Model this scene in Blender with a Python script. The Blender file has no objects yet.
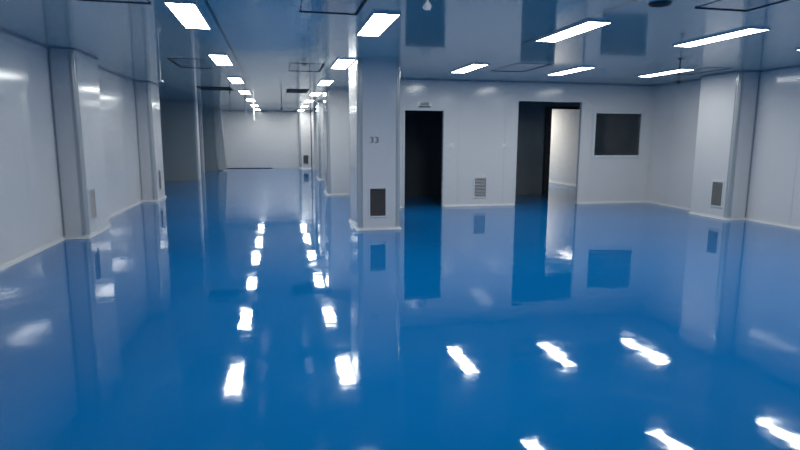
import bpy, bmesh, math, random
from mathutils import Matrix, Vector
random.seed(7)
S = bpy.context.scene
COL = S.collection

# ------------------------------------------------------------------ camera
H = 2.99                                   # ceiling height
cam_d = bpy.data.cameras.new('camera')
cam_d.sensor_width = 36.0
cam_d.lens = 562.715 / 800 * 36.0
cam_d.clip_start = 0.05
cam_d.clip_end = 200
cam = bpy.data.objects.new('camera', cam_d)
COL.objects.link(cam)
r_ = Vector((0.97752958, -0.21074049, 0.00493532))
u_ = Vector((0.02762152, 0.15126413, 0.98810739))
f_ = Vector((0.20898077, 0.96576789, -0.15368613))
m = Matrix.Identity(4)
for i in range(3):
    m[i][0], m[i][1], m[i][2] = r_[i], u_[i], -f_[i]
m.translation = (0, 0, 1.65)
cam.matrix_world = m
S.camera = cam

# ------------------------------------------------------------------ world, light level, exposure
W = bpy.data.worlds.new('world')
S.world = W
W.use_nodes = True
W.node_tree.nodes['Background'].inputs[0].default_value = (0.02, 0.025, 0.03, 1)
W.node_tree.nodes['Background'].inputs[1].default_value = 0.3
LAMP = 22.5                                # strength of the ceiling light panels
LAMP_COLOR = (0.97, 1.0, 0.975, 1)
S.view_settings.view_transform = 'Standard'
S.view_settings.look = 'None'
S.view_settings.exposure = 0.0
S.view_settings.gamma = 1.0
S.view_settings.use_curve_mapping = False
S.cycles.use_adaptive_sampling = False
S.cycles.denoising_input_passes = 'RGB'
S.cycles.max_bounces = 10
S.cycles.diffuse_bounces = 6
S.cycles.glossy_bounces = 6
S.cycles.caustics_reflective = True
S.cycles.sample_clamp_indirect = 6.0

# ------------------------------------------------------------------ materials
def new_mat(name, color, rough=0.5, metal=0.0, spec=0.5):
    mt = bpy.data.materials.new(name)
    mt.use_nodes = True
    b = mt.node_tree.nodes['Principled BSDF']
    b.inputs['Base Color'].default_value = (*color, 1)
    b.inputs['Roughness'].default_value = rough
    b.inputs['Metallic'].default_value = metal
    b.inputs['Specular IOR Level'].default_value = spec
    return mt, mt.node_tree.nodes, mt.node_tree.links, b

def math_node(N, L, op, a, b=None, clamp=False):
    n = N.new('ShaderNodeMath'); n.operation = op; n.use_clamp = clamp
    for i, v in enumerate((a, b)):
        if v is None: continue
        if isinstance(v, (int, float)): n.inputs[i].default_value = v
        else: L.new(v, n.inputs[i])
    return n.outputs[0]

def seam_mask(N, L, coord, period, offset, half):
    """1 on a thin joint line repeated every period, 0 elsewhere"""
    a = math_node(N, L, 'ADD', coord, -offset + period * 40.5)
    a = math_node(N, L, 'MODULO', a, period)
    a = math_node(N, L, 'SUBTRACT', a, period / 2)
    a = math_node(N, L, 'ABSOLUTE', a)
    return math_node(N, L, 'LESS_THAN', a, half)

def panel_mat(name, color, rough, axes, spec=0.5, seam_dark=0.72, bump=0.006):
    """painted metal sandwich panel with joints; axes = [(axis, period, offset, half width)]"""
    mt, N, L, b = new_mat(name, color, rough, 0, spec)
    g = N.new('ShaderNodeNewGeometry')
    s = N.new('ShaderNodeSeparateXYZ'); L.new(g.outputs['Position'], s.inputs[0])
    tot = None
    for ax, per, off, half in axes:
        k = seam_mask(N, L, s.outputs[ax], per, off, half)
        tot = k if tot is None else math_node(N, L, 'MAXIMUM', tot, k)
    no = N.new('ShaderNodeTexNoise'); no.inputs['Scale'].default_value = 0.8
    no.inputs['Detail'].default_value = 1
    L.new(g.outputs['Position'], no.inputs['Vector'])
    bp = N.new('ShaderNodeBump'); bp.inputs['Strength'].default_value = 0.5
    bp.inputs['Distance'].default_value = bump
    L.new(no.outputs[0], bp.inputs['Height']); L.new(bp.outputs[0], b.inputs['Normal'])
    if tot is not None:
        mx = N.new('ShaderNodeMix'); mx.data_type = 'RGBA'
        mx.inputs['A'].default_value = (*color, 1)
        mx.inputs['B'].default_value = (*[c * seam_dark for c in color], 1)
        L.new(tot, mx.inputs['Factor']); L.new(mx.outputs['Result'], b.inputs['Base Color'])
    return mt

WALLC = (0.71, 0.70, 0.695)
M = {}
M['wall_y'] = panel_mat('wall panels running along the hall', WALLC, 0.13, [(1, 1.17, 8.72, 0.008)])
M['wall_x'] = panel_mat('wall panels across the hall', WALLC, 0.15, [(0, 1.17, 6.56, 0.006)])
M['clad'] = panel_mat('column cladding', WALLC, 0.13, [])
M['ceiling'] = panel_mat('ceiling panels', (0.47, 0.56, 0.53), 0.08, [(0, 4.12, 3.46, 0.018), (1, 3.71, 4.72, 0.004)], seam_dark=0.12, bump=0.006)
M['trim'] = new_mat('white enamelled aluminium', (0.70, 0.71, 0.72), 0.25)[0]
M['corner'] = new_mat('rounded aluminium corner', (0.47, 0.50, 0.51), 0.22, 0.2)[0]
M['slat_light'] = new_mat('pale grille blades', (0.55, 0.55, 0.56), 0.35)[0]
M['frame'] = new_mat('pale aluminium frame', (0.66, 0.68, 0.69), 0.3)[0]
M['dark_frame'] = new_mat('shadow-dark door frame', (0.03, 0.035, 0.04), 0.35)[0]  # shadow on the inner jamb put into a near-black colour
M['gasket'] = new_mat('black rubber gasket', (0.006, 0.008, 0.012), 0.7)[0]
M['dark'] = new_mat('dark duct interior', (0.015, 0.013, 0.016), 0.7)[0]
M['slat_dark'] = new_mat('dark grille blades', (0.05, 0.042, 0.05), 0.45)[0]
M['slat_grey'] = new_mat('grey grille blades', (0.36, 0.37, 0.40), 0.4)[0]
M['slat_mid'] = new_mat('worn grey grille blades', (0.22, 0.22, 0.22), 0.45)[0]
M['plastic'] = new_mat('white plastic', (0.85, 0.86, 0.87), 0.3)[0]
M['ink'] = new_mat('dark ink', (0.02, 0.025, 0.035), 0.5)[0]
M['greyink'] = new_mat('grey ink', (0.09, 0.10, 0.13), 0.5)[0]
M['steel'] = new_mat('galvanised steel', (0.55, 0.57, 0.6), 0.3, 0.8)[0]
M['black_metal'] = new_mat('black painted metal', (0.01, 0.012, 0.016), 0.4)[0]
M['board'] = new_mat('loose pale board', (0.60, 0.62, 0.60), 0.4)[0]
M['tape'] = new_mat('orange label', (0.6, 0.2, 0.1), 0.5)[0]

M['grey_y'] = panel_mat('shade-darkened panels', (0.10, 0.12, 0.14), 0.2, [(1, 1.17, 8.72, 0.006)])  # unlit store room: its darkness is put into the panel colour
M['grey_x'] = panel_mat('shade-darkened panels across', (0.10, 0.12, 0.14), 0.2, [(0, 1.17, 6.56, 0.006)])  # same store room darkness, put into the colour
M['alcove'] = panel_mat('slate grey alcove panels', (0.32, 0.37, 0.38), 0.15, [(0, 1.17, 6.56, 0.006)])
M['grey_x2'] = panel_mat('shade-darkened inner panels', (0.21, 0.245, 0.26), 0.15, [(0, 1.17, 6.56, 0.006)])  # dim side rooms: shade put into the base colour
M['joint'] = new_mat('dark grey shadow-line strip', (0.27, 0.30, 0.33), 0.4)[0]  # dark tone paints in the shadow line of wall and ceiling angles
M['hatch'] = new_mat('smooth ceiling plate', (0.28, 0.38, 0.42), 0.03)[0]
# floor: self-levelling epoxy, glossy, gently uneven
mt, N, L, b = new_mat('blue epoxy floor', (0.0, 0.1, 0.4), 0.035, 0, 0.38)
M['floor'] = mt
g = N.new('ShaderNodeNewGeometry')
n1 = N.new('ShaderNodeTexNoise'); n1.inputs['Scale'].default_value = 0.35; n1.inputs['Detail'].default_value = 4
n2 = N.new('ShaderNodeTexNoise'); n2.inputs['Scale'].default_value = 1.5; n2.inputs['Detail'].default_value = 6
n2.inputs['Distortion'].default_value = 1.5
for n in (n1, n2): L.new(g.outputs['Position'], n.inputs['Vector'])
rp = N.new('ShaderNodeValToRGB')
rp.color_ramp.elements[0].position = 0.3; rp.color_ramp.elements[0].color = (0.0005, 0.130, 0.375, 1)
rp.color_ramp.elements[1].position = 0.7; rp.color_ramp.elements[1].color = (0.001, 0.156, 0.43, 1)
L.new(n1.outputs[0], rp.inputs[0])
rp2 = N.new('ShaderNodeValToRGB')          # faint grimy scuffs
rp2.color_ramp.elements[0].position = 0.60; rp2.color_ramp.elements[0].color = (0, 0, 0, 1)
rp2.color_ramp.elements[1].position = 0.80; rp2.color_ramp.elements[1].color = (0.35, 0.35, 0.35, 1)
L.new(n2.outputs[0], rp2.inputs[0])
mx = N.new('ShaderNodeMix'); mx.data_type = 'RGBA'
mx.inputs['B'].default_value = (0.05, 0.16, 0.36, 1)
L.new(rp2.outputs[0], mx.inputs['Factor']); L.new(rp.outputs[0], mx.inputs['A'])
L.new(mx.outputs['Result'], b.inputs['Base Color'])
rr = N.new('ShaderNodeMapRange'); rr.inputs['To Min'].default_value = 0.03; rr.inputs['To Max'].default_value = 0.10
rr.inputs['From Min'].default_value = 0.4; rr.inputs['From Max'].default_value = 0.8
L.new(n2.outputs[0], rr.inputs[0]); L.new(rr.outputs[0], b.inputs['Roughness'])
n3 = N.new('ShaderNodeTexNoise'); n3.inputs['Scale'].default_value = 2.2; n3.inputs['Detail'].default_value = 2
n4 = N.new('ShaderNodeTexNoise'); n4.inputs['Scale'].default_value = 11; n4.inputs['Detail'].default_value = 1
for n in (n3, n4): L.new(g.outputs['Position'], n.inputs['Vector'])
sm = math_node(N, L, 'MULTIPLY', n4.outputs[0], 0.06)
sm = math_node(N, L, 'ADD', n3.outputs[0], sm)
bp = N.new('ShaderNodeBump'); bp.inputs['Strength'].default_value = 1.0; bp.inputs['Distance'].default_value = 0.0022
L.new(sm, bp.inputs['Height']); L.new(bp.outputs[0], b.inputs['Normal'])

def emit_mat(name, color, strength):
    mt = bpy.data.materials.new(name); mt.use_nodes = True
    N = mt.node_tree.nodes; N.clear()
    e = N.new('ShaderNodeEmission'); o = N.new('ShaderNodeOutputMaterial')
    e.inputs[0].default_value = color; e.inputs[1].default_value = strength
    mt.node_tree.links.new(e.outputs[0], o.inputs[0])
    return mt
M['lamp'] = emit_mat('lit diffuser', LAMP_COLOR, LAMP)
M['daylight_fill'] = emit_mat('added warm daylight fill', (1.0, 0.93, 0.80, 1), 120)

mt, N, L, b = new_mat('window glass', (0.85, 0.9, 0.92), 0.02)
b.inputs['Transmission Weight'].default_value = 1.0
b.inputs['IOR'].default_value = 1.45
M['glass'] = mt

# ------------------------------------------------------------------ mesh helpers
def box(bm, x0, x1, y0, y1, z0, z1):
    v = [bm.verts.new((x, y, z)) for x in (x0, x1) for y in (y0, y1) for z in (z0, z1)]
    for f in ((0, 1, 3, 2), (4, 6, 7, 5), (0, 4, 5, 1), (2, 3, 7, 6), (0, 2, 6, 4), (1, 5, 7, 3)):
        bm.faces.new([v[i] for i in f])

def cyl(bm, p, r0, r1, z0, z1, n=20):
    a = [bm.verts.new((p[0] + r0 * math.cos(2 * math.pi * i / n), p[1] + r0 * math.sin(2 * math.pi * i / n), z0)) for i in range(n)]
    c = [bm.verts.new((p[0] + r1 * math.cos(2 * math.pi * i / n), p[1] + r1 * math.sin(2 * math.pi * i / n), z1)) for i in range(n)]
    for i in range(n):
        j = (i + 1) % n
        bm.faces.new((a[i], a[j], c[j], c[i]))
    bm.faces.new(a[::-1]); bm.faces.new(c)

def prism(bm, pts, z0, z1):
    a = [bm.verts.new((x, y, z0)) for x, y in pts]
    c = [bm.verts.new((x, y, z1)) for x, y in pts]
    n = len(pts)
    for i in range(n):
        j = (i + 1) % n
        bm.faces.new((a[i], a[j], c[j], c[i]))
    bm.faces.new(a[::-1]); bm.faces.new(c)

def obj(name, bm, mat, parent=None, bevel=0, smooth=False, loc=None):
    me = bpy.data.meshes.new(name)
    bmesh.ops.recalc_face_normals(bm, faces=bm.faces[:])
    if bevel:
        bmesh.ops.bevel(bm, geom=bm.edges[:], offset=bevel, segments=2, affect='EDGES', clamp_overlap=True)
    bm.to_mesh(me); bm.free()
    me.materials.append(mat)
    if smooth:
        for p in me.polygons: p.use_smooth = True
        try: me.set_sharp_from_angle(angle=math.radians(40))
        except Exception: pass
    o = bpy.data.objects.new(name, me)
    COL.objects.link(o)
    if parent: o.parent = parent
    if loc: o.location = loc
    return o

def boxes(name, mat, bx, parent=None, bevel=0, loc=None):
    bm = bmesh.new()
    for q in bx: box(bm, *q)
    return obj(name, bm, mat, parent, bevel, loc=loc)

def struct(name, mat, bx, parent=None, bevel=0):
    o = boxes(name, mat, bx, parent, bevel)
    if not parent: o['kind'] = 'structure'
    return o

def tag(o, label, cat, group=None):
    o['label'] = label; o['category'] = cat
    if group: o['group'] = group
    return o

def thing(name, label, cat, loc=(0, 0, 0), group=None, rz=0):
    o = bpy.data.objects.new(name, None)
    o.empty_display_size = 0.2
    COL.objects.link(o); o.location = loc; o.rotation_euler = (0, 0, rz)
    return tag(o, label, cat, group)

def copy_tree(o, parent=None):
    c = o.copy(); COL.objects.link(c)
    if parent: c.parent = parent
    for ch in list(o.children): copy_tree(ch, c)
    return c

# ------------------------------------------------------------------ room shell
XL, XR, YF, YB, YN = -3.40, 9.42, 12.97, 30.8, -7.0
T = 0.08
struct('floor', M['floor'], [(-9, 11.5, YN - T, YB + T, -0.1, 0)])
struct('ceiling', M['ceiling'], [(-9, 11.5, YN - T, YB + T, H, H + 0.1)])
struct('wall_left', M['wall_y'], [(XL - T, XL, YN, 16.4, 0, H)])
struct('wall_right', M['wall_y'], [(XR, XR + T, YN, YF, 0, H)])
struct('wall_behind', M['wall_x'], [(XL - T, XR + T, YN - T, YN, 0, H)])
D1 = (2.905, 3.85, 2.272); D2 = (5.72, 7.41, 2.54); W1 = (7.78, 9.11, 1.21, 2.29)
struct('wall_far_right', M['wall_x'], [
    (2.16, D1[0], YF, YF + T, 0, H), (D1[0], D1[1], YF, YF + T, D1[2], H),
    (D1[1], D2[0], YF, YF + T, 0, H), (D2[0], D2[1], YF, YF + T, D2[2], H),
    (D2[1], W1[0], YF, YF + T, 0, H), (W1[0], W1[1], YF, YF + T, 0, W1[2]), (W1[0], W1[1], YF, YF + T, W1[3], H),
    (W1[1], XR + T, YF, YF + T, 0, H)])
struct('wall_aisle_right', M['wall_y'], [(2.16, 2.16 + T, YF + T, 28.0, 0, H)])
struct('wall_back_corner', M['wall_x'], [(1.75, 2.24, 28.0, YB, 0, H)])
struct('wall_back', M['wall_x'], [(-9, 1.75, YB, YB + T, 0.03, H)])
struct('baseboard_back_gap', M['gasket'], [(-9, -0.3, YB, YB + T, 0, 0.03)])
struct('baseboard_back', M['trim'], [(-0.3, 1.75, YB, YB + T, 0, 0.03)])
# alcoves on the left beyond the second pilaster
struct('wall_alcove_left', M['wall_y'], [(-9, -9 + T, 16.4, YB, 0, H)])
struct('wall_alcove_near', M['wall_x'], [(-9 + T, XL - T, 16.4 - T, 16.4, 0, H)])
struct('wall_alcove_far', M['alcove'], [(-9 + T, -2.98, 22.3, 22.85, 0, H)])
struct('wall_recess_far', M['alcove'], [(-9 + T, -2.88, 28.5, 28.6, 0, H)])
struct('wall_recess_side', M['wall_y'], [(-3.1, -2.68, 29.1, YB, 0, H)])
struct('trim_1', M['trim'], [(-2.98, -2.90, 22.3, 22.85, 0, H)], bevel=0.01)
struct('trim_2', M['trim'], [(-3.40, -3.28, 26.9, 27.1, 0, H)], bevel=0.01)
# side rooms behind the far wall
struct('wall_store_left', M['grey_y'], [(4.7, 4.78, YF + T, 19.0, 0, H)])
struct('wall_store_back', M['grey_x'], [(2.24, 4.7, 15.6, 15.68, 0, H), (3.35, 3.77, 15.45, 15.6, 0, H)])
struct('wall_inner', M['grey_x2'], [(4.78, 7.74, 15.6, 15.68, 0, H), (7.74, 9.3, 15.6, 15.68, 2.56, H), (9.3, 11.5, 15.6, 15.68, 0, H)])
struct('wall_bright_side', M['wall_y'], [(9.92, 10.0, 15.68, 23, 0, H)])
struct('wall_bright_back', M['wall_x'], [(4.78, 9.92, 23, 23.08, 0, H)])
struct('wall_office_side', M['wall_y'], [(11.42, 11.5, YF + T, 15.6, 0, H)])
struct('wall_office_front', M['wall_x'], [(XR + T, 11.42, YF, YF + T, 0, H)])
struct('baseboard_bright', M['trim'], [(9.88, 9.92, 15.68, 23, 0, 0.05)])

# baseboards: small coved skirting profile
def skirting(name, p0, p1, nrm):
    """p0->p1 along the wall foot, nrm = into the room"""
    bm = bmesh.new()
    h, d = 0.05, 0.035
    prof = [(0, 0), (d, 0), (d, 0.008), (d * 0.45, 0.018), (0.012, h * 0.7), (0.006, h), (0, h)]
    rings = []
    for p in (p0, p1):
        rings.append([bm.verts.new((p[0] + nrm[0] * a, p[1] + nrm[1] * a, z)) for a, z in prof])
    n = len(prof)
    for i in range(n):
        j = (i + 1) % n
        bm.faces.new((rings[0][i], rings[0][j], rings[1][j], rings[1][i]))
    bm.faces.new(rings[0]); bm.faces.new(rings[1])
    o = obj(name, bm, M['trim']); o['kind'] = 'structure'
    return o
skirting('baseboard_left_near', (XL, YN), (XL, 9.86), (1, 0))
skirting('baseboard_left_middle', (XL, 11.06), (XL, 15.25), (1, 0))
skirting('baseboard_right_near', (XR, YN), (XR, 9.755), (-1, 0))
skirting('baseboard_right_far', (XR, 10.82), (XR, YF), (-1, 0))
skirting('baseboard_far_left', (2.2, YF), (D1[0] - .04, YF), (0, -1))
skirting('baseboard_far_middle', (D1[1] + .04, YF), (D2[0] - .03, YF), (0, -1))
skirting('baseboard_far_right', (D2[1] + .03, YF), (XR - 0.04, YF), (0, -1))
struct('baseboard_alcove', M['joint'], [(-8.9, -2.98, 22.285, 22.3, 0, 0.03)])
# ceiling cove strips (dark colour painting in the shadow between wall and ceiling)
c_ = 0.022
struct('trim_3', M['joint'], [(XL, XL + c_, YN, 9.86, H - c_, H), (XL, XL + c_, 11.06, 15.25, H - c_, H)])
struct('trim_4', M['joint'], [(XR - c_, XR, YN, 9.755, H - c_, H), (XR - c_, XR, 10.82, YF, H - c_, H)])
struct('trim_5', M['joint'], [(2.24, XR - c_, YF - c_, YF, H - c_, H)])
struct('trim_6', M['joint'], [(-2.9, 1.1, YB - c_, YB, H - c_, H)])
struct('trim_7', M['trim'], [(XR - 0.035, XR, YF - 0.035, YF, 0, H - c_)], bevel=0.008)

# dark strips painting in the shade of the inner angles where the columns meet the side walls
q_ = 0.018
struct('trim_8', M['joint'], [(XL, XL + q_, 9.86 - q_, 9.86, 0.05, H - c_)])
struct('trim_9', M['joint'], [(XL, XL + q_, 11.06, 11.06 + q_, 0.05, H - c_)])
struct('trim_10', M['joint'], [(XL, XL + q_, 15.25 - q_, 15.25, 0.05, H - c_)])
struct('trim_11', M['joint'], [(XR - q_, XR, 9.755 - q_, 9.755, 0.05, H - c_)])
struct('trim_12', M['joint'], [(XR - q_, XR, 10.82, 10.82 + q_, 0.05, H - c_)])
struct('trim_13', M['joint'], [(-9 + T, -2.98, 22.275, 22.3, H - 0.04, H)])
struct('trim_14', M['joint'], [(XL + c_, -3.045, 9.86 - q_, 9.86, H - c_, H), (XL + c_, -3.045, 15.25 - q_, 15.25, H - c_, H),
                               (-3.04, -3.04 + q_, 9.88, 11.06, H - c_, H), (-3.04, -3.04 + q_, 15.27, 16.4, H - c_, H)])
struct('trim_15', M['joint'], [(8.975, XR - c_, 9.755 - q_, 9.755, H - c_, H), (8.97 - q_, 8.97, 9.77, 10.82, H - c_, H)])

# ------------------------------------------------------------------ doors and window
def portal(name, x0, x1, y0, y1, z1, w, mat, proud=0.012):
    return struct(name, mat, [(x0 - w, x0, y0 - proud, y1 + proud, 0, z1 + w), (x1, x1 + w, y0 - proud, y1 + proud, 0, z1 + w),
                              (x0, x1, y0 - proud, y1 + proud, z1, z1 + w)])
portal('door_1', D1[0] + .005, D1[1] - .005, YF, YF + T, D1[2] + .005, 0.05, M['frame'])
portal('door_2', D2[0] + .005, D2[1] - .005, YF, YF + T, D2[2] - .005, 0.035, M['frame'], 0.004)
struct('door_3', M['dark_frame'], [(7.74, 7.90, 15.5, 15.78, 0, 2.56), (7.90, 9.3, 15.55, 15.73, 2.50, 2.56)])
wf = struct('window_1', M['frame'], [
    (W1[0] - .05, W1[0] + .03, YF - .015, YF + T + .015, W1[2] - .05, W1[3] + .05), (W1[1] - .03, W1[1] + .05, YF - .015, YF + T + .015, W1[2] - .05, W1[3] + .05),
    (W1[0] + .03, W1[1] - .03, YF - .015, YF + T + .015, W1[2] - .05, W1[2] + .02), (W1[0] + .03, W1[1] - .03, YF - .015, YF + T + .015, W1[3] - .02, W1[3] + .05)])
boxes('window_glass', M['glass'], [(W1[0] + .03, W1[1] - .03, YF + .036, YF + .042, W1[2] + .02, W1[3] - .02)], wf)
boxes('window_gasket', M['gasket'], [(W1[0] + .03, W1[1] - .03, YF + .02, YF + .034, W1[3] - .05, W1[3] - .02),
                                     (W1[0] + .03, W1[0] + .045, YF + .02, YF + .034, W1[2] + .02, W1[3] - .05),
                                     (W1[1] - .045, W1[1] - .03, YF + .02, YF + .034, W1[2] + .02, W1[3] - .05)], wf)

# ------------------------------------------------------------------ grilles (built facing -y, origin at centre, back at y=0)
def grille(parent, w, h, slat, frame_mat=None, label=None):
    """parent is an empty; returns nothing"""
    fw = 0.028
    fo = boxes('grille_frame', frame_mat or M['trim'], [
        (-w / 2 - fw, -w / 2, -0.014, 0, -h / 2 - fw, h / 2 + fw), (w / 2, w / 2 + fw, -0.014, 0, -h / 2 - fw, h / 2 + fw),
        (-w / 2, w / 2, -0.014, 0, h / 2, h / 2 + fw), (-w / 2, w / 2, -0.014, 0, -h / 2 - fw, -h / 2)], parent)
    boxes('grille_back', M['dark'], [(-w / 2, w / 2, -0.003, 0, -h / 2, h / 2)], parent)
    bm = bmesh.new(); n = int(h / 0.034)
    for i in range(n):
        z = -h / 2 + (i + 0.5) * h / n
        v = [bm.verts.new(p) for p in ((-w / 2, -0.013, z - 0.010), (w / 2, -0.013, z - 0.010), (w / 2, -0.004, z + 0.007), (-w / 2, -0.004, z + 0.007),
                                       (-w / 2, -0.012, z - 0.012), (w / 2, -0.012, z - 0.012), (w / 2, -0.003, z + 0.005), (-w / 2, -0.003, z + 0.005))]
        for f in ((0, 1, 2, 3), (7, 6, 5, 4), (0, 4, 5, 1), (1, 5, 6, 2), (2, 6, 7, 3), (3, 7, 4, 0)): bm.faces.new([v[k] for k in f])
    obj('grille_blades', bm, slat, parent)

def grille_part(root, loc, rz, slat, w=0.28, h=0.49):
    """grille as part of a column: the frame is the part, blades and back are its sub-parts"""
    fw = 0.028
    f = boxes('air_grille', M['trim'], [
        (-w / 2 - fw, -w / 2, -0.014, 0, -h / 2 - fw, h / 2 + fw), (w / 2, w / 2 + fw, -0.014, 0, -h / 2 - fw, h / 2 + fw),
        (-w / 2, w / 2, -0.014, 0, h / 2, h / 2 + fw), (-w / 2, w / 2, -0.014, 0, -h / 2 - fw, -h / 2)], root)
    f.location = loc; f.rotation_euler = (0, 0, rz)
    tmp = bpy.data.objects.new('tmp', None); COL.objects.link(tmp)
    grille(tmp, w, h, slat)
    for ch in list(tmp.children):
        if ch.name.startswith('grille_frame'): bpy.data.objects.remove(ch)
        else: ch.parent = f
    bpy.data.objects.remove(tmp)
    return f

# ------------------------------------------------------------------ columns
def column(name, label, x0, x1, y0, y1, corners, group=None, foot_sides='nswe', rad=0.07):
    """clad column; corners = which of sw,se,nw,ne carry a rounded corner profile (s = towards the camera)"""
    ox, oy = (x0 + x1) / 2, (y0 + y1) / 2
    root = thing(name, label, 'column', (ox, oy, 0), group)
    a0, a1, b0, b1 = x0 - ox, x1 - ox, y0 - oy, y1 - oy
    r = rad
    cs = {'sw': (a0, b0, 1, 1), 'se': (a1, b0, -1, 1), 'ne': (a1, b1, -1, -1), 'nw': (a0, b1, 1, -1)}
    pts = []
    for k in ('sw', 'se', 'ne', 'nw'):
        x, y, sx, sy = cs[k]
        if k in corners:
            q = [(x, y + sy * r), (x + sx * r, y + sy * r), (x + sx * r, y)]
            if k in ('se', 'nw'): q = q[::-1]
            pts += q
        else: pts.append((x, y))
    bm = bmesh.new(); prism(bm, pts, 0, H)
    obj('cladding', bm, M['clad'], root)
    for k in corners:                        # quarter-round profile with a small lip each side
        x, y, sx, sy = cs[k]
        cx, cy = x + sx * r, y + sy * r
        arc = []
        for i in range(9):
            t = math.pi / 2 * i / 8
            arc.append((cx - sx * r * math.cos(t), cy - sy * r * math.sin(t)))
        lip = 0.004; e = 0.018
        p = [(cx, cy)] + [(x, cy)] + arc[1:-1] + [(cx, y)]
        bm = bmesh.new(); prism(bm, p, 0.0, H)
        # lips lying on the two faces
        xa, xb = sorted((x - sx * lip, x)); ya, yb = sorted((cy, cy + sy * e)); box(bm, xa, xb, ya, yb, 0, H)
        xa, xb = sorted((cx, cx + sx * e)); ya, yb = sorted((y - sy * lip, y)); box(bm, xa, xb, ya, yb, 0, H)
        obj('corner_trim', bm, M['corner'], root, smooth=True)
    # foot: coved skirting round the free sides
    bm = bmesh.new(); d = 0.03
    X0 = a0 - (d if 'w' in foot_sides else 0); X1 = a1 + (d if 'e' in foot_sides else 0)
    Y0 = b0 - (d if 's' in foot_sides else 0); Y1 = b1 + (d if 'n' in foot_sides else 0)
    def ring(ins, z):
        k = ins
        return [bm.verts.new(p) for p in ((X0 + (k if 'w' in foot_sides else 0), Y0 + (k if 's' in foot_sides else 0), z),
                                          (X1 - (k if 'e' in foot_sides else 0), Y0 + (k if 's' in foot_sides else 0), z),
                                          (X1 - (k if 'e' in foot_sides else 0), Y1 - (k if 'n' in foot_sides else 0), z),
                                          (X0 + (k if 'w' in foot_sides else 0), Y1 - (k if 'n' in foot_sides else 0), z))]
    rs = [ring(0, 0), ring(0, 0.010), ring(0.014, 0.022), ring(0.022, 0.05)]
    for A, B in zip(rs, rs[1:]):
        for i in range(4): bm.faces.new((A[i], A[(i + 1) % 4], B[(i + 1) % 4], B[i]))
    bm.faces.new(rs[0]); bm.faces.new(rs[-1])
    obj('foot_trim', bm, M['trim'], root)
    return root

c1 = column('column', 'nearest free-standing pale column, with dark grille and grey number, left of the first doorway', 1.37, 2.14, 9.86, 11.06, ('sw', 'se', 'ne', 'nw'))
grille_part(c1, (-0.03, -0.6, 0.505), 0, M['slat_dark'])
# grey painted number on the near column
def text_mesh(name, s, size, mat, parent, loc, rot=(math.pi / 2, 0, 0), ext=0.001):
    cu = bpy.data.curves.new(name, 'FONT'); cu.body = s; cu.size = size; cu.extrude = ext
    cu.align_x = 'CENTER'; cu.align_y = 'CENTER'
    tmp = bpy.data.objects.new(name + '_t', cu); COL.objects.link(tmp)
    bpy.context.view_layer.update()
    me = bpy.data.meshes.new_from_object(tmp.evaluated_get(bpy.context.evaluated_depsgraph_get()))
    bpy.data.objects.remove(tmp)
    me.materials.clear(); me.materials.append(mat)
    o = bpy.data.objects.new(name, me); COL.objects.link(o)
    o.parent = parent; o.location = loc; o.rotation_euler = rot
    return o
n_ = text_mesh('painted_number', '33', 0.145, M['greyink'], c1, (-0.09, -0.602, 1.60))
n_.scale = (1.25, 1, 1)
c2 = column('column', 'second pale column of the aisle row, just behind the nearest column', 1.37, 2.12, 16.1, 17.3, ('sw', 'nw'))
grille_part(c2, (-0.375, -0.30, 0.5), -math.pi / 2, M['slat_dark'])
c3 = column('column', 'third pale column of the aisle row, a narrow strip beyond the second column', 1.55, 2.12, 22.1, 23.3, ('sw', 'nw'))
c4 = column('column', 'pale column at the far end of the aisle with a small dark grille', 1.13, 1.72, 30.2, 30.78, ('sw',), foot_sides='ws')
grille_part(c4, (0.02, -0.29, 0.48), 0, M['slat_dark'], 0.26, 0.44)

p1 = column('pilaster', 'nearer pale column standing out from the left wall, grille on its side', XL + .001, -3.04, 9.86, 11.06, ('se',), foot_sides='sen')
grille_part(p1, (0.18, -0.29, 0.53), math.pi / 2, M['slat_grey'])
p2 = column('pilaster', 'farther pale column on the left wall, beside the dark alcove', XL + .001, -3.04, 15.25, 16.4, ('se', 'ne'), foot_sides='sen')
grille_part(p2, (0.18, -0.12, 0.52), math.pi / 2, M['slat_dark'], 0.26)
p3 = column('pilaster', 'pale column standing out from the right wall, worn grille on its side', 8.97, XR - .001, 9.755, 10.82, ('sw',), foot_sides='swn')
grille_part(p3, (-0.225, -0.215, 0.515), -math.pi / 2, M['slat_mid'])

# ------------------------------------------------------------------ things on the far wall
g1 = thing('wall_grille', 'grey louvred grille low on the far wall between the two doorways', 'grille', (4.80, YF, 0.46))
grille(g1, 0.29, 0.46, M['slat_grey'])

def switch_plate(label, x, z, kind):
    t = thing('wall_switch', label, 'switch', (x, YF, z))
    boxes('plate', M['plastic'], [(-0.048, 0.048, -0.010, 0, -0.048, 0.048)], t, bevel=0.003)
    if kind == 'one': boxes('rocker', M['plastic'], [(-0.028, 0.028, -0.015, -0.010, -0.034, 0.034)], t)
    else:
        for s in (-1, 1): boxes('rocker', M['plastic'], [(s * 0.017 - 0.014, s * 0.017 + 0.014, -0.015, -0.010, -0.034, 0.034)], t)
    return t
switch_plate('small white switch on the far wall just right of the first doorway', 4.07, 1.47, 'one')
switch_plate('small white switch on the far wall left of the wide doorway', 5.38, 1.47, 'two')
t = thing('wall_sensor', 'tiny pale sensor high on the wall beside the wide doorway top', 'sensor', (5.57, YF, 2.22))
boxes('housing', M['plastic'], [(-0.04, 0.04, -0.02, 0, -0.055, 0.055)], t, bevel=0.004)
bm = bmesh.new(); cyl(bm, (0, 0), 0.014, 0.012, 0, 0.008, 12)
o = obj('lens', bm, M['greyink'], t, loc=(-0.018, -0.02, 0.022)); o.rotation_euler = (math.pi / 2, 0, 0)

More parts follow.
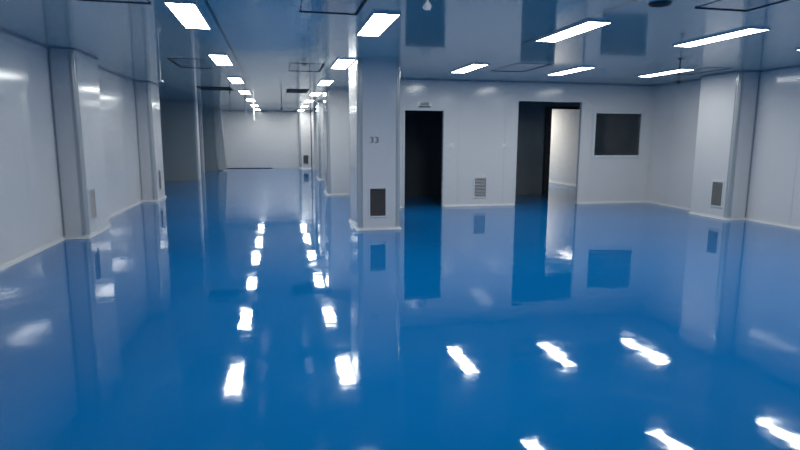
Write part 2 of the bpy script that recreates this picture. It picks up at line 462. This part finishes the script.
# sign above the first doorway: three dark characters over a black bar
t = thing('door_sign', 'small white sign with three dark characters over a black bar above the first doorway', 'sign', (3.375, YF, 2.405))
boxes('plate', M['plastic'], [(-0.17, 0.17, -0.006, 0, -0.075, 0.065)], t)
bm = bmesh.new()
def st(cx, x0, x1, z0, z1): box(bm, cx + x0, cx + x1, -0.008, -0.006, 0.02 + z0, 0.02 + z1)
for cx, k in ((-0.07, 0), (0, 1), (0.07, 2)):      # square block characters
    w = 0.027; q = 0.014
    st(cx, -w, w, 0.018, 0.018 + q)
    st(cx, -w, w, -0.029, -0.029 + q)
    st(cx, -w, -w + q, -0.018, 0.018)
    if k != 1: st(cx, w - q, w, -0.018, 0.018)
    st(cx, -w + q, w - q, -0.006, 0.006)
    if k != 0: st(cx, -0.005, 0.005, -0.018, 0.018)
obj('characters', bm, M['ink'], t)
boxes('bar', M['ink'], [(-0.145, 0.145, -0.009, -0.006, -0.062, -0.026)], t)

t = thing('wall_socket', 'small white socket low on the right wall, near the right edge', 'socket', (XR, 9.29, 0.40), rz=-math.pi / 2)
t.rotation_euler = (0, 0, math.pi / 2)
boxes('plate', M['plastic'], [(-0.048, 0.048, 0, 0.010, -0.048, 0.048)], t, bevel=0.003)
boxes('socket_face', M['plastic'], [(-0.03, 0.03, 0.010, 0.013, -0.03, 0.03)], t)

# ------------------------------------------------------------------ ceiling lights
def light_proto(mat):
    t = thing('ceiling_light', 'x', 'ceiling light', (0, 0, H))
    w, l = 0.14, 0.675
    boxes('frame', M['trim'], [(-w - .012, w + .012, -l - .012, -l, -0.022, 0), (-w - .012, w + .012, l, l + .012, -0.022, 0),
                               (-w - .012, -w, -l, l, -0.022, 0), (w, w + .012, -l, l, -0.022, 0)], t)
    d = boxes('diffuser', M['trim'], [(-w, w, -l, l, -0.020, -0.002)], t)
    d.data.materials.append(mat)           # only the underside glows
    for p in d.data.polygons:
        if p.normal.z < -0.5: p.material_index = 1
    return t
proto = light_proto(M['lamp']); used = False
ORD = ['first', 'second', 'third', 'fourth', 'fifth', 'sixth', 'seventh']
def put_light(x, y, label, group):
    global used
    o = copy_tree(proto) if used else proto
    used = True
    o.location = (x, y, H); o['label'] = label; o['group'] = group
    return o
Y0, DY = 6.94, 3.71
rows = [(-0.92, 7, 'left aisle row'), (1.20, 7, 'right aisle row beside the columns'),
        (3.66, 2, 'row above the first doorway'), (5.76, 2, 'row above the wide doorway'), (7.82, 2, 'row nearest the right wall')]
for x, n, nm in rows:
    for k in range(-1, n):
        y = Y0 + DY * k
        if n == 2 and k >= 0: y = {3.66: (6.79, 10.70), 5.76: (6.72, 10.62), 7.82: (6.60, 10.43)}[x][k]
        if k < 0:
            put_light(x, y, 'white rectangular ceiling light panel above the viewpoint, outside the frame', 'ceiling lights above the viewpoint')
        else:
            if n == 2: lb = ('nearer' if k == 0 else 'farther') + ' of the two glowing ceiling panels in the ' + nm
            else: lb = ORD[k] + ' glowing white ceiling panel from the front in the ' + nm
            put_light(x - (0.05 if x > 7 else 0), y, lb, 'rectangular ceiling lights')
lw = light_proto(M['daylight_fill']); lw.location = (8.6, 20.2, H)  # added unseen panel, in place of daylight from a window
lw['label'] = 'added unseen warm panel standing in for daylight in the bright room beyond the wide doorway'

# ------------------------------------------------------------------ ceiling access panels
def hatch(x0, x1, y0, y1, label, mat='hatch'):
    cx, cy = (x0 + x1) / 2, (y0 + y1) / 2
    a, b_ = (x1 - x0) / 2, (y1 - y0) / 2
    t = thing('ceiling_hatch', label, 'ceiling panel', (cx, cy, H), 'dark edged ceiling panels')
    wl, wr = (0.010, 0.034) if cx > 0 else (0.034, 0.010)      # the joint gapes on the side away from the aisle
    nb, fb = 0.012, 0.042
    boxes('gasket', M['gasket'], [(-a, a, -b_, -b_ + nb, -0.005, 0), (-a, a, b_ - fb, b_, -0.012, 0),
                                  (-a, -a + wl, -b_ + nb, b_ - fb, -0.012 if wl > .02 else -0.003, 0),
                                  (a - wr, a, -b_ + nb, b_ - fb, -0.012 if wr > .02 else -0.003, 0)], t)
    boxes('panel', M[mat], [(-a + wl, a - wr, -b_ + nb, b_ - fb, -0.006, 0)], t)
    return t
hatch(0.27, 0.90, 5.20, 6.44, 'dark edged blue ceiling panel at the top edge, nearest between the aisle lights')
hatch(0.26, 0.90, 10.82, 12.06, 'dark edged ceiling panel between the second aisle lights')
hatch(0.30, 0.92, 16.55, 17.9, 'dark ceiling panel seen edge-on beyond the second pair of aisle panels', 'dark')
hatch(0.28, 0.95, 22.2, 23.4, 'farthest thin dark ceiling panel down the aisle')
hatch(-1.90, -1.22, 5.20, 6.42, 'dark edged ceiling panel cut by the top edge, left of the left aisle lights')
hatch(-1.82, -1.24, 10.7, 12.04, 'dark edged ceiling panel above the alcove, left of the second aisle light')
hatch(-2.10, -1.22, 16.4, 17.55, 'dark line ceiling panel in front of the far alcove', 'dark')
hatch(4.27, 4.94, 9.80, 11.05, 'dark edged ceiling panel between the rows above the two doorways')
hatch(4.25, 4.88, 4.10, 5.31, 'dark edged ceiling panel at the top edge towards the right')
hatch(8.02, 8.50, 9.48, 10.66, 'dark edged ceiling panel beside the column on the right wall')

# ------------------------------------------------------------------ things hanging from the ceiling
t = thing('ceiling_vent', 'round black ceiling opening near the top edge, right of centre', 'vent', (3.78, 5.22, H))
bm = bmesh.new(); cyl(bm, (0, 0), 0.10, 0.115, -0.02, 0, 24); obj('ring', bm, M['black_metal'], t, smooth=True)
bm = bmesh.new(); cyl(bm, (0, 0), 0.07, 0.08, -0.026, -0.02, 24); obj('core', bm, M['gasket'], t)

def drop_rod(x, y, z, mat, label, r=0.012, end='flange', endmat=None):
    t = thing('hanging_rod', label, 'hanging rod', (x, y, H))
    bm = bmesh.new(); cyl(bm, (0, 0), r, r, z - H + 0.03, -0.012, 12); obj('rod', bm, mat, t, smooth=True)
    bm = bmesh.new(); cyl(bm, (0, 0), 0.035, 0.04, -0.012, 0, 16); obj('ceiling_plate', bm, mat, t)
    bm = bmesh.new()
    if end == 'flange': cyl(bm, (0, 0), 0.055, 0.05, z - H, z - H + 0.03, 16)
    elif end == 'bulb':
        cyl(bm, (0, 0), 0.02, 0.038, z - H - 0.035, z - H, 16); cyl(bm, (0, 0), 0.038, 0.018, z - H, z - H + 0.03, 16)
    else:
        cyl(bm, (0, 0), 0.045, 0.03, z - H - 0.03, z - H + 0.03, 16)
    obj('end_fitting', bm, endmat or mat, t, smooth=True)
    return t
drop_rod(-1.91, 10.45, 2.56, M['trim'], 'white rod with a flat foot hanging in front of the left alcove', 0.012)
drop_rod(6.69, 8.6, 2.60, M['black_metal'], 'thin black rod with a dark tip hanging in front of a light, right', 0.010, 'bulb')
drop_rod(1.24, 4.7, 2.72, M['trim'], 'white hanging rod with a bulbous tip at the top edge', 0.012, 'bulb', M['plastic'])
drop_rod(-1.03, 20.3, 2.38, M['trim'], 'white rod hanging beside the far left aisle lights', 0.03, 'flange', M['plastic'])
drop_rod(-0.96, 25.7, 2.35, M['trim'], 'farthest white rod hanging at the end of the left aisle lights', 0.03, 'flange', M['plastic'])

drop_rod(0.17, 20.0, 2.60, M['black_metal'], 'thin dark rod hanging from the ceiling far down the middle of the aisle', 0.012, 'bulb')
drop_rod(-1.38, 18.3, 2.42, M['black_metal'], 'thin dark rod hanging left of the far left aisle lights', 0.012, 'bulb')
t = thing('ceiling_sensor', 'tiny white ceiling fitting between the two right rows of lights', 'sensor', (6.31, 10.29, H))
bm = bmesh.new(); cyl(bm, (0, 0), 0.035, 0.055, -0.03, 0, 20); obj('housing', bm, M['plastic'], t, smooth=True)
bm = bmesh.new(); cyl(bm, (0, 0), 0.010, 0.014, -0.045, -0.03, 12); obj('nozzle', bm, M['steel'], t)

# ------------------------------------------------------------------ leaning board at the end of the left side
bm = bmesh.new(); box(bm, 0, 0.40, -0.025, 0.025, 0, 2.80)
t = obj('leaning_board', bm, M['board'], bevel=0.004, loc=(-2.84, 28.85, 0.035))
t.rotation_euler = (0, -math.radians(4.2), 0)
tag(t, 'tall pale board leaning against the wall at the far left end of the aisle', 'board')
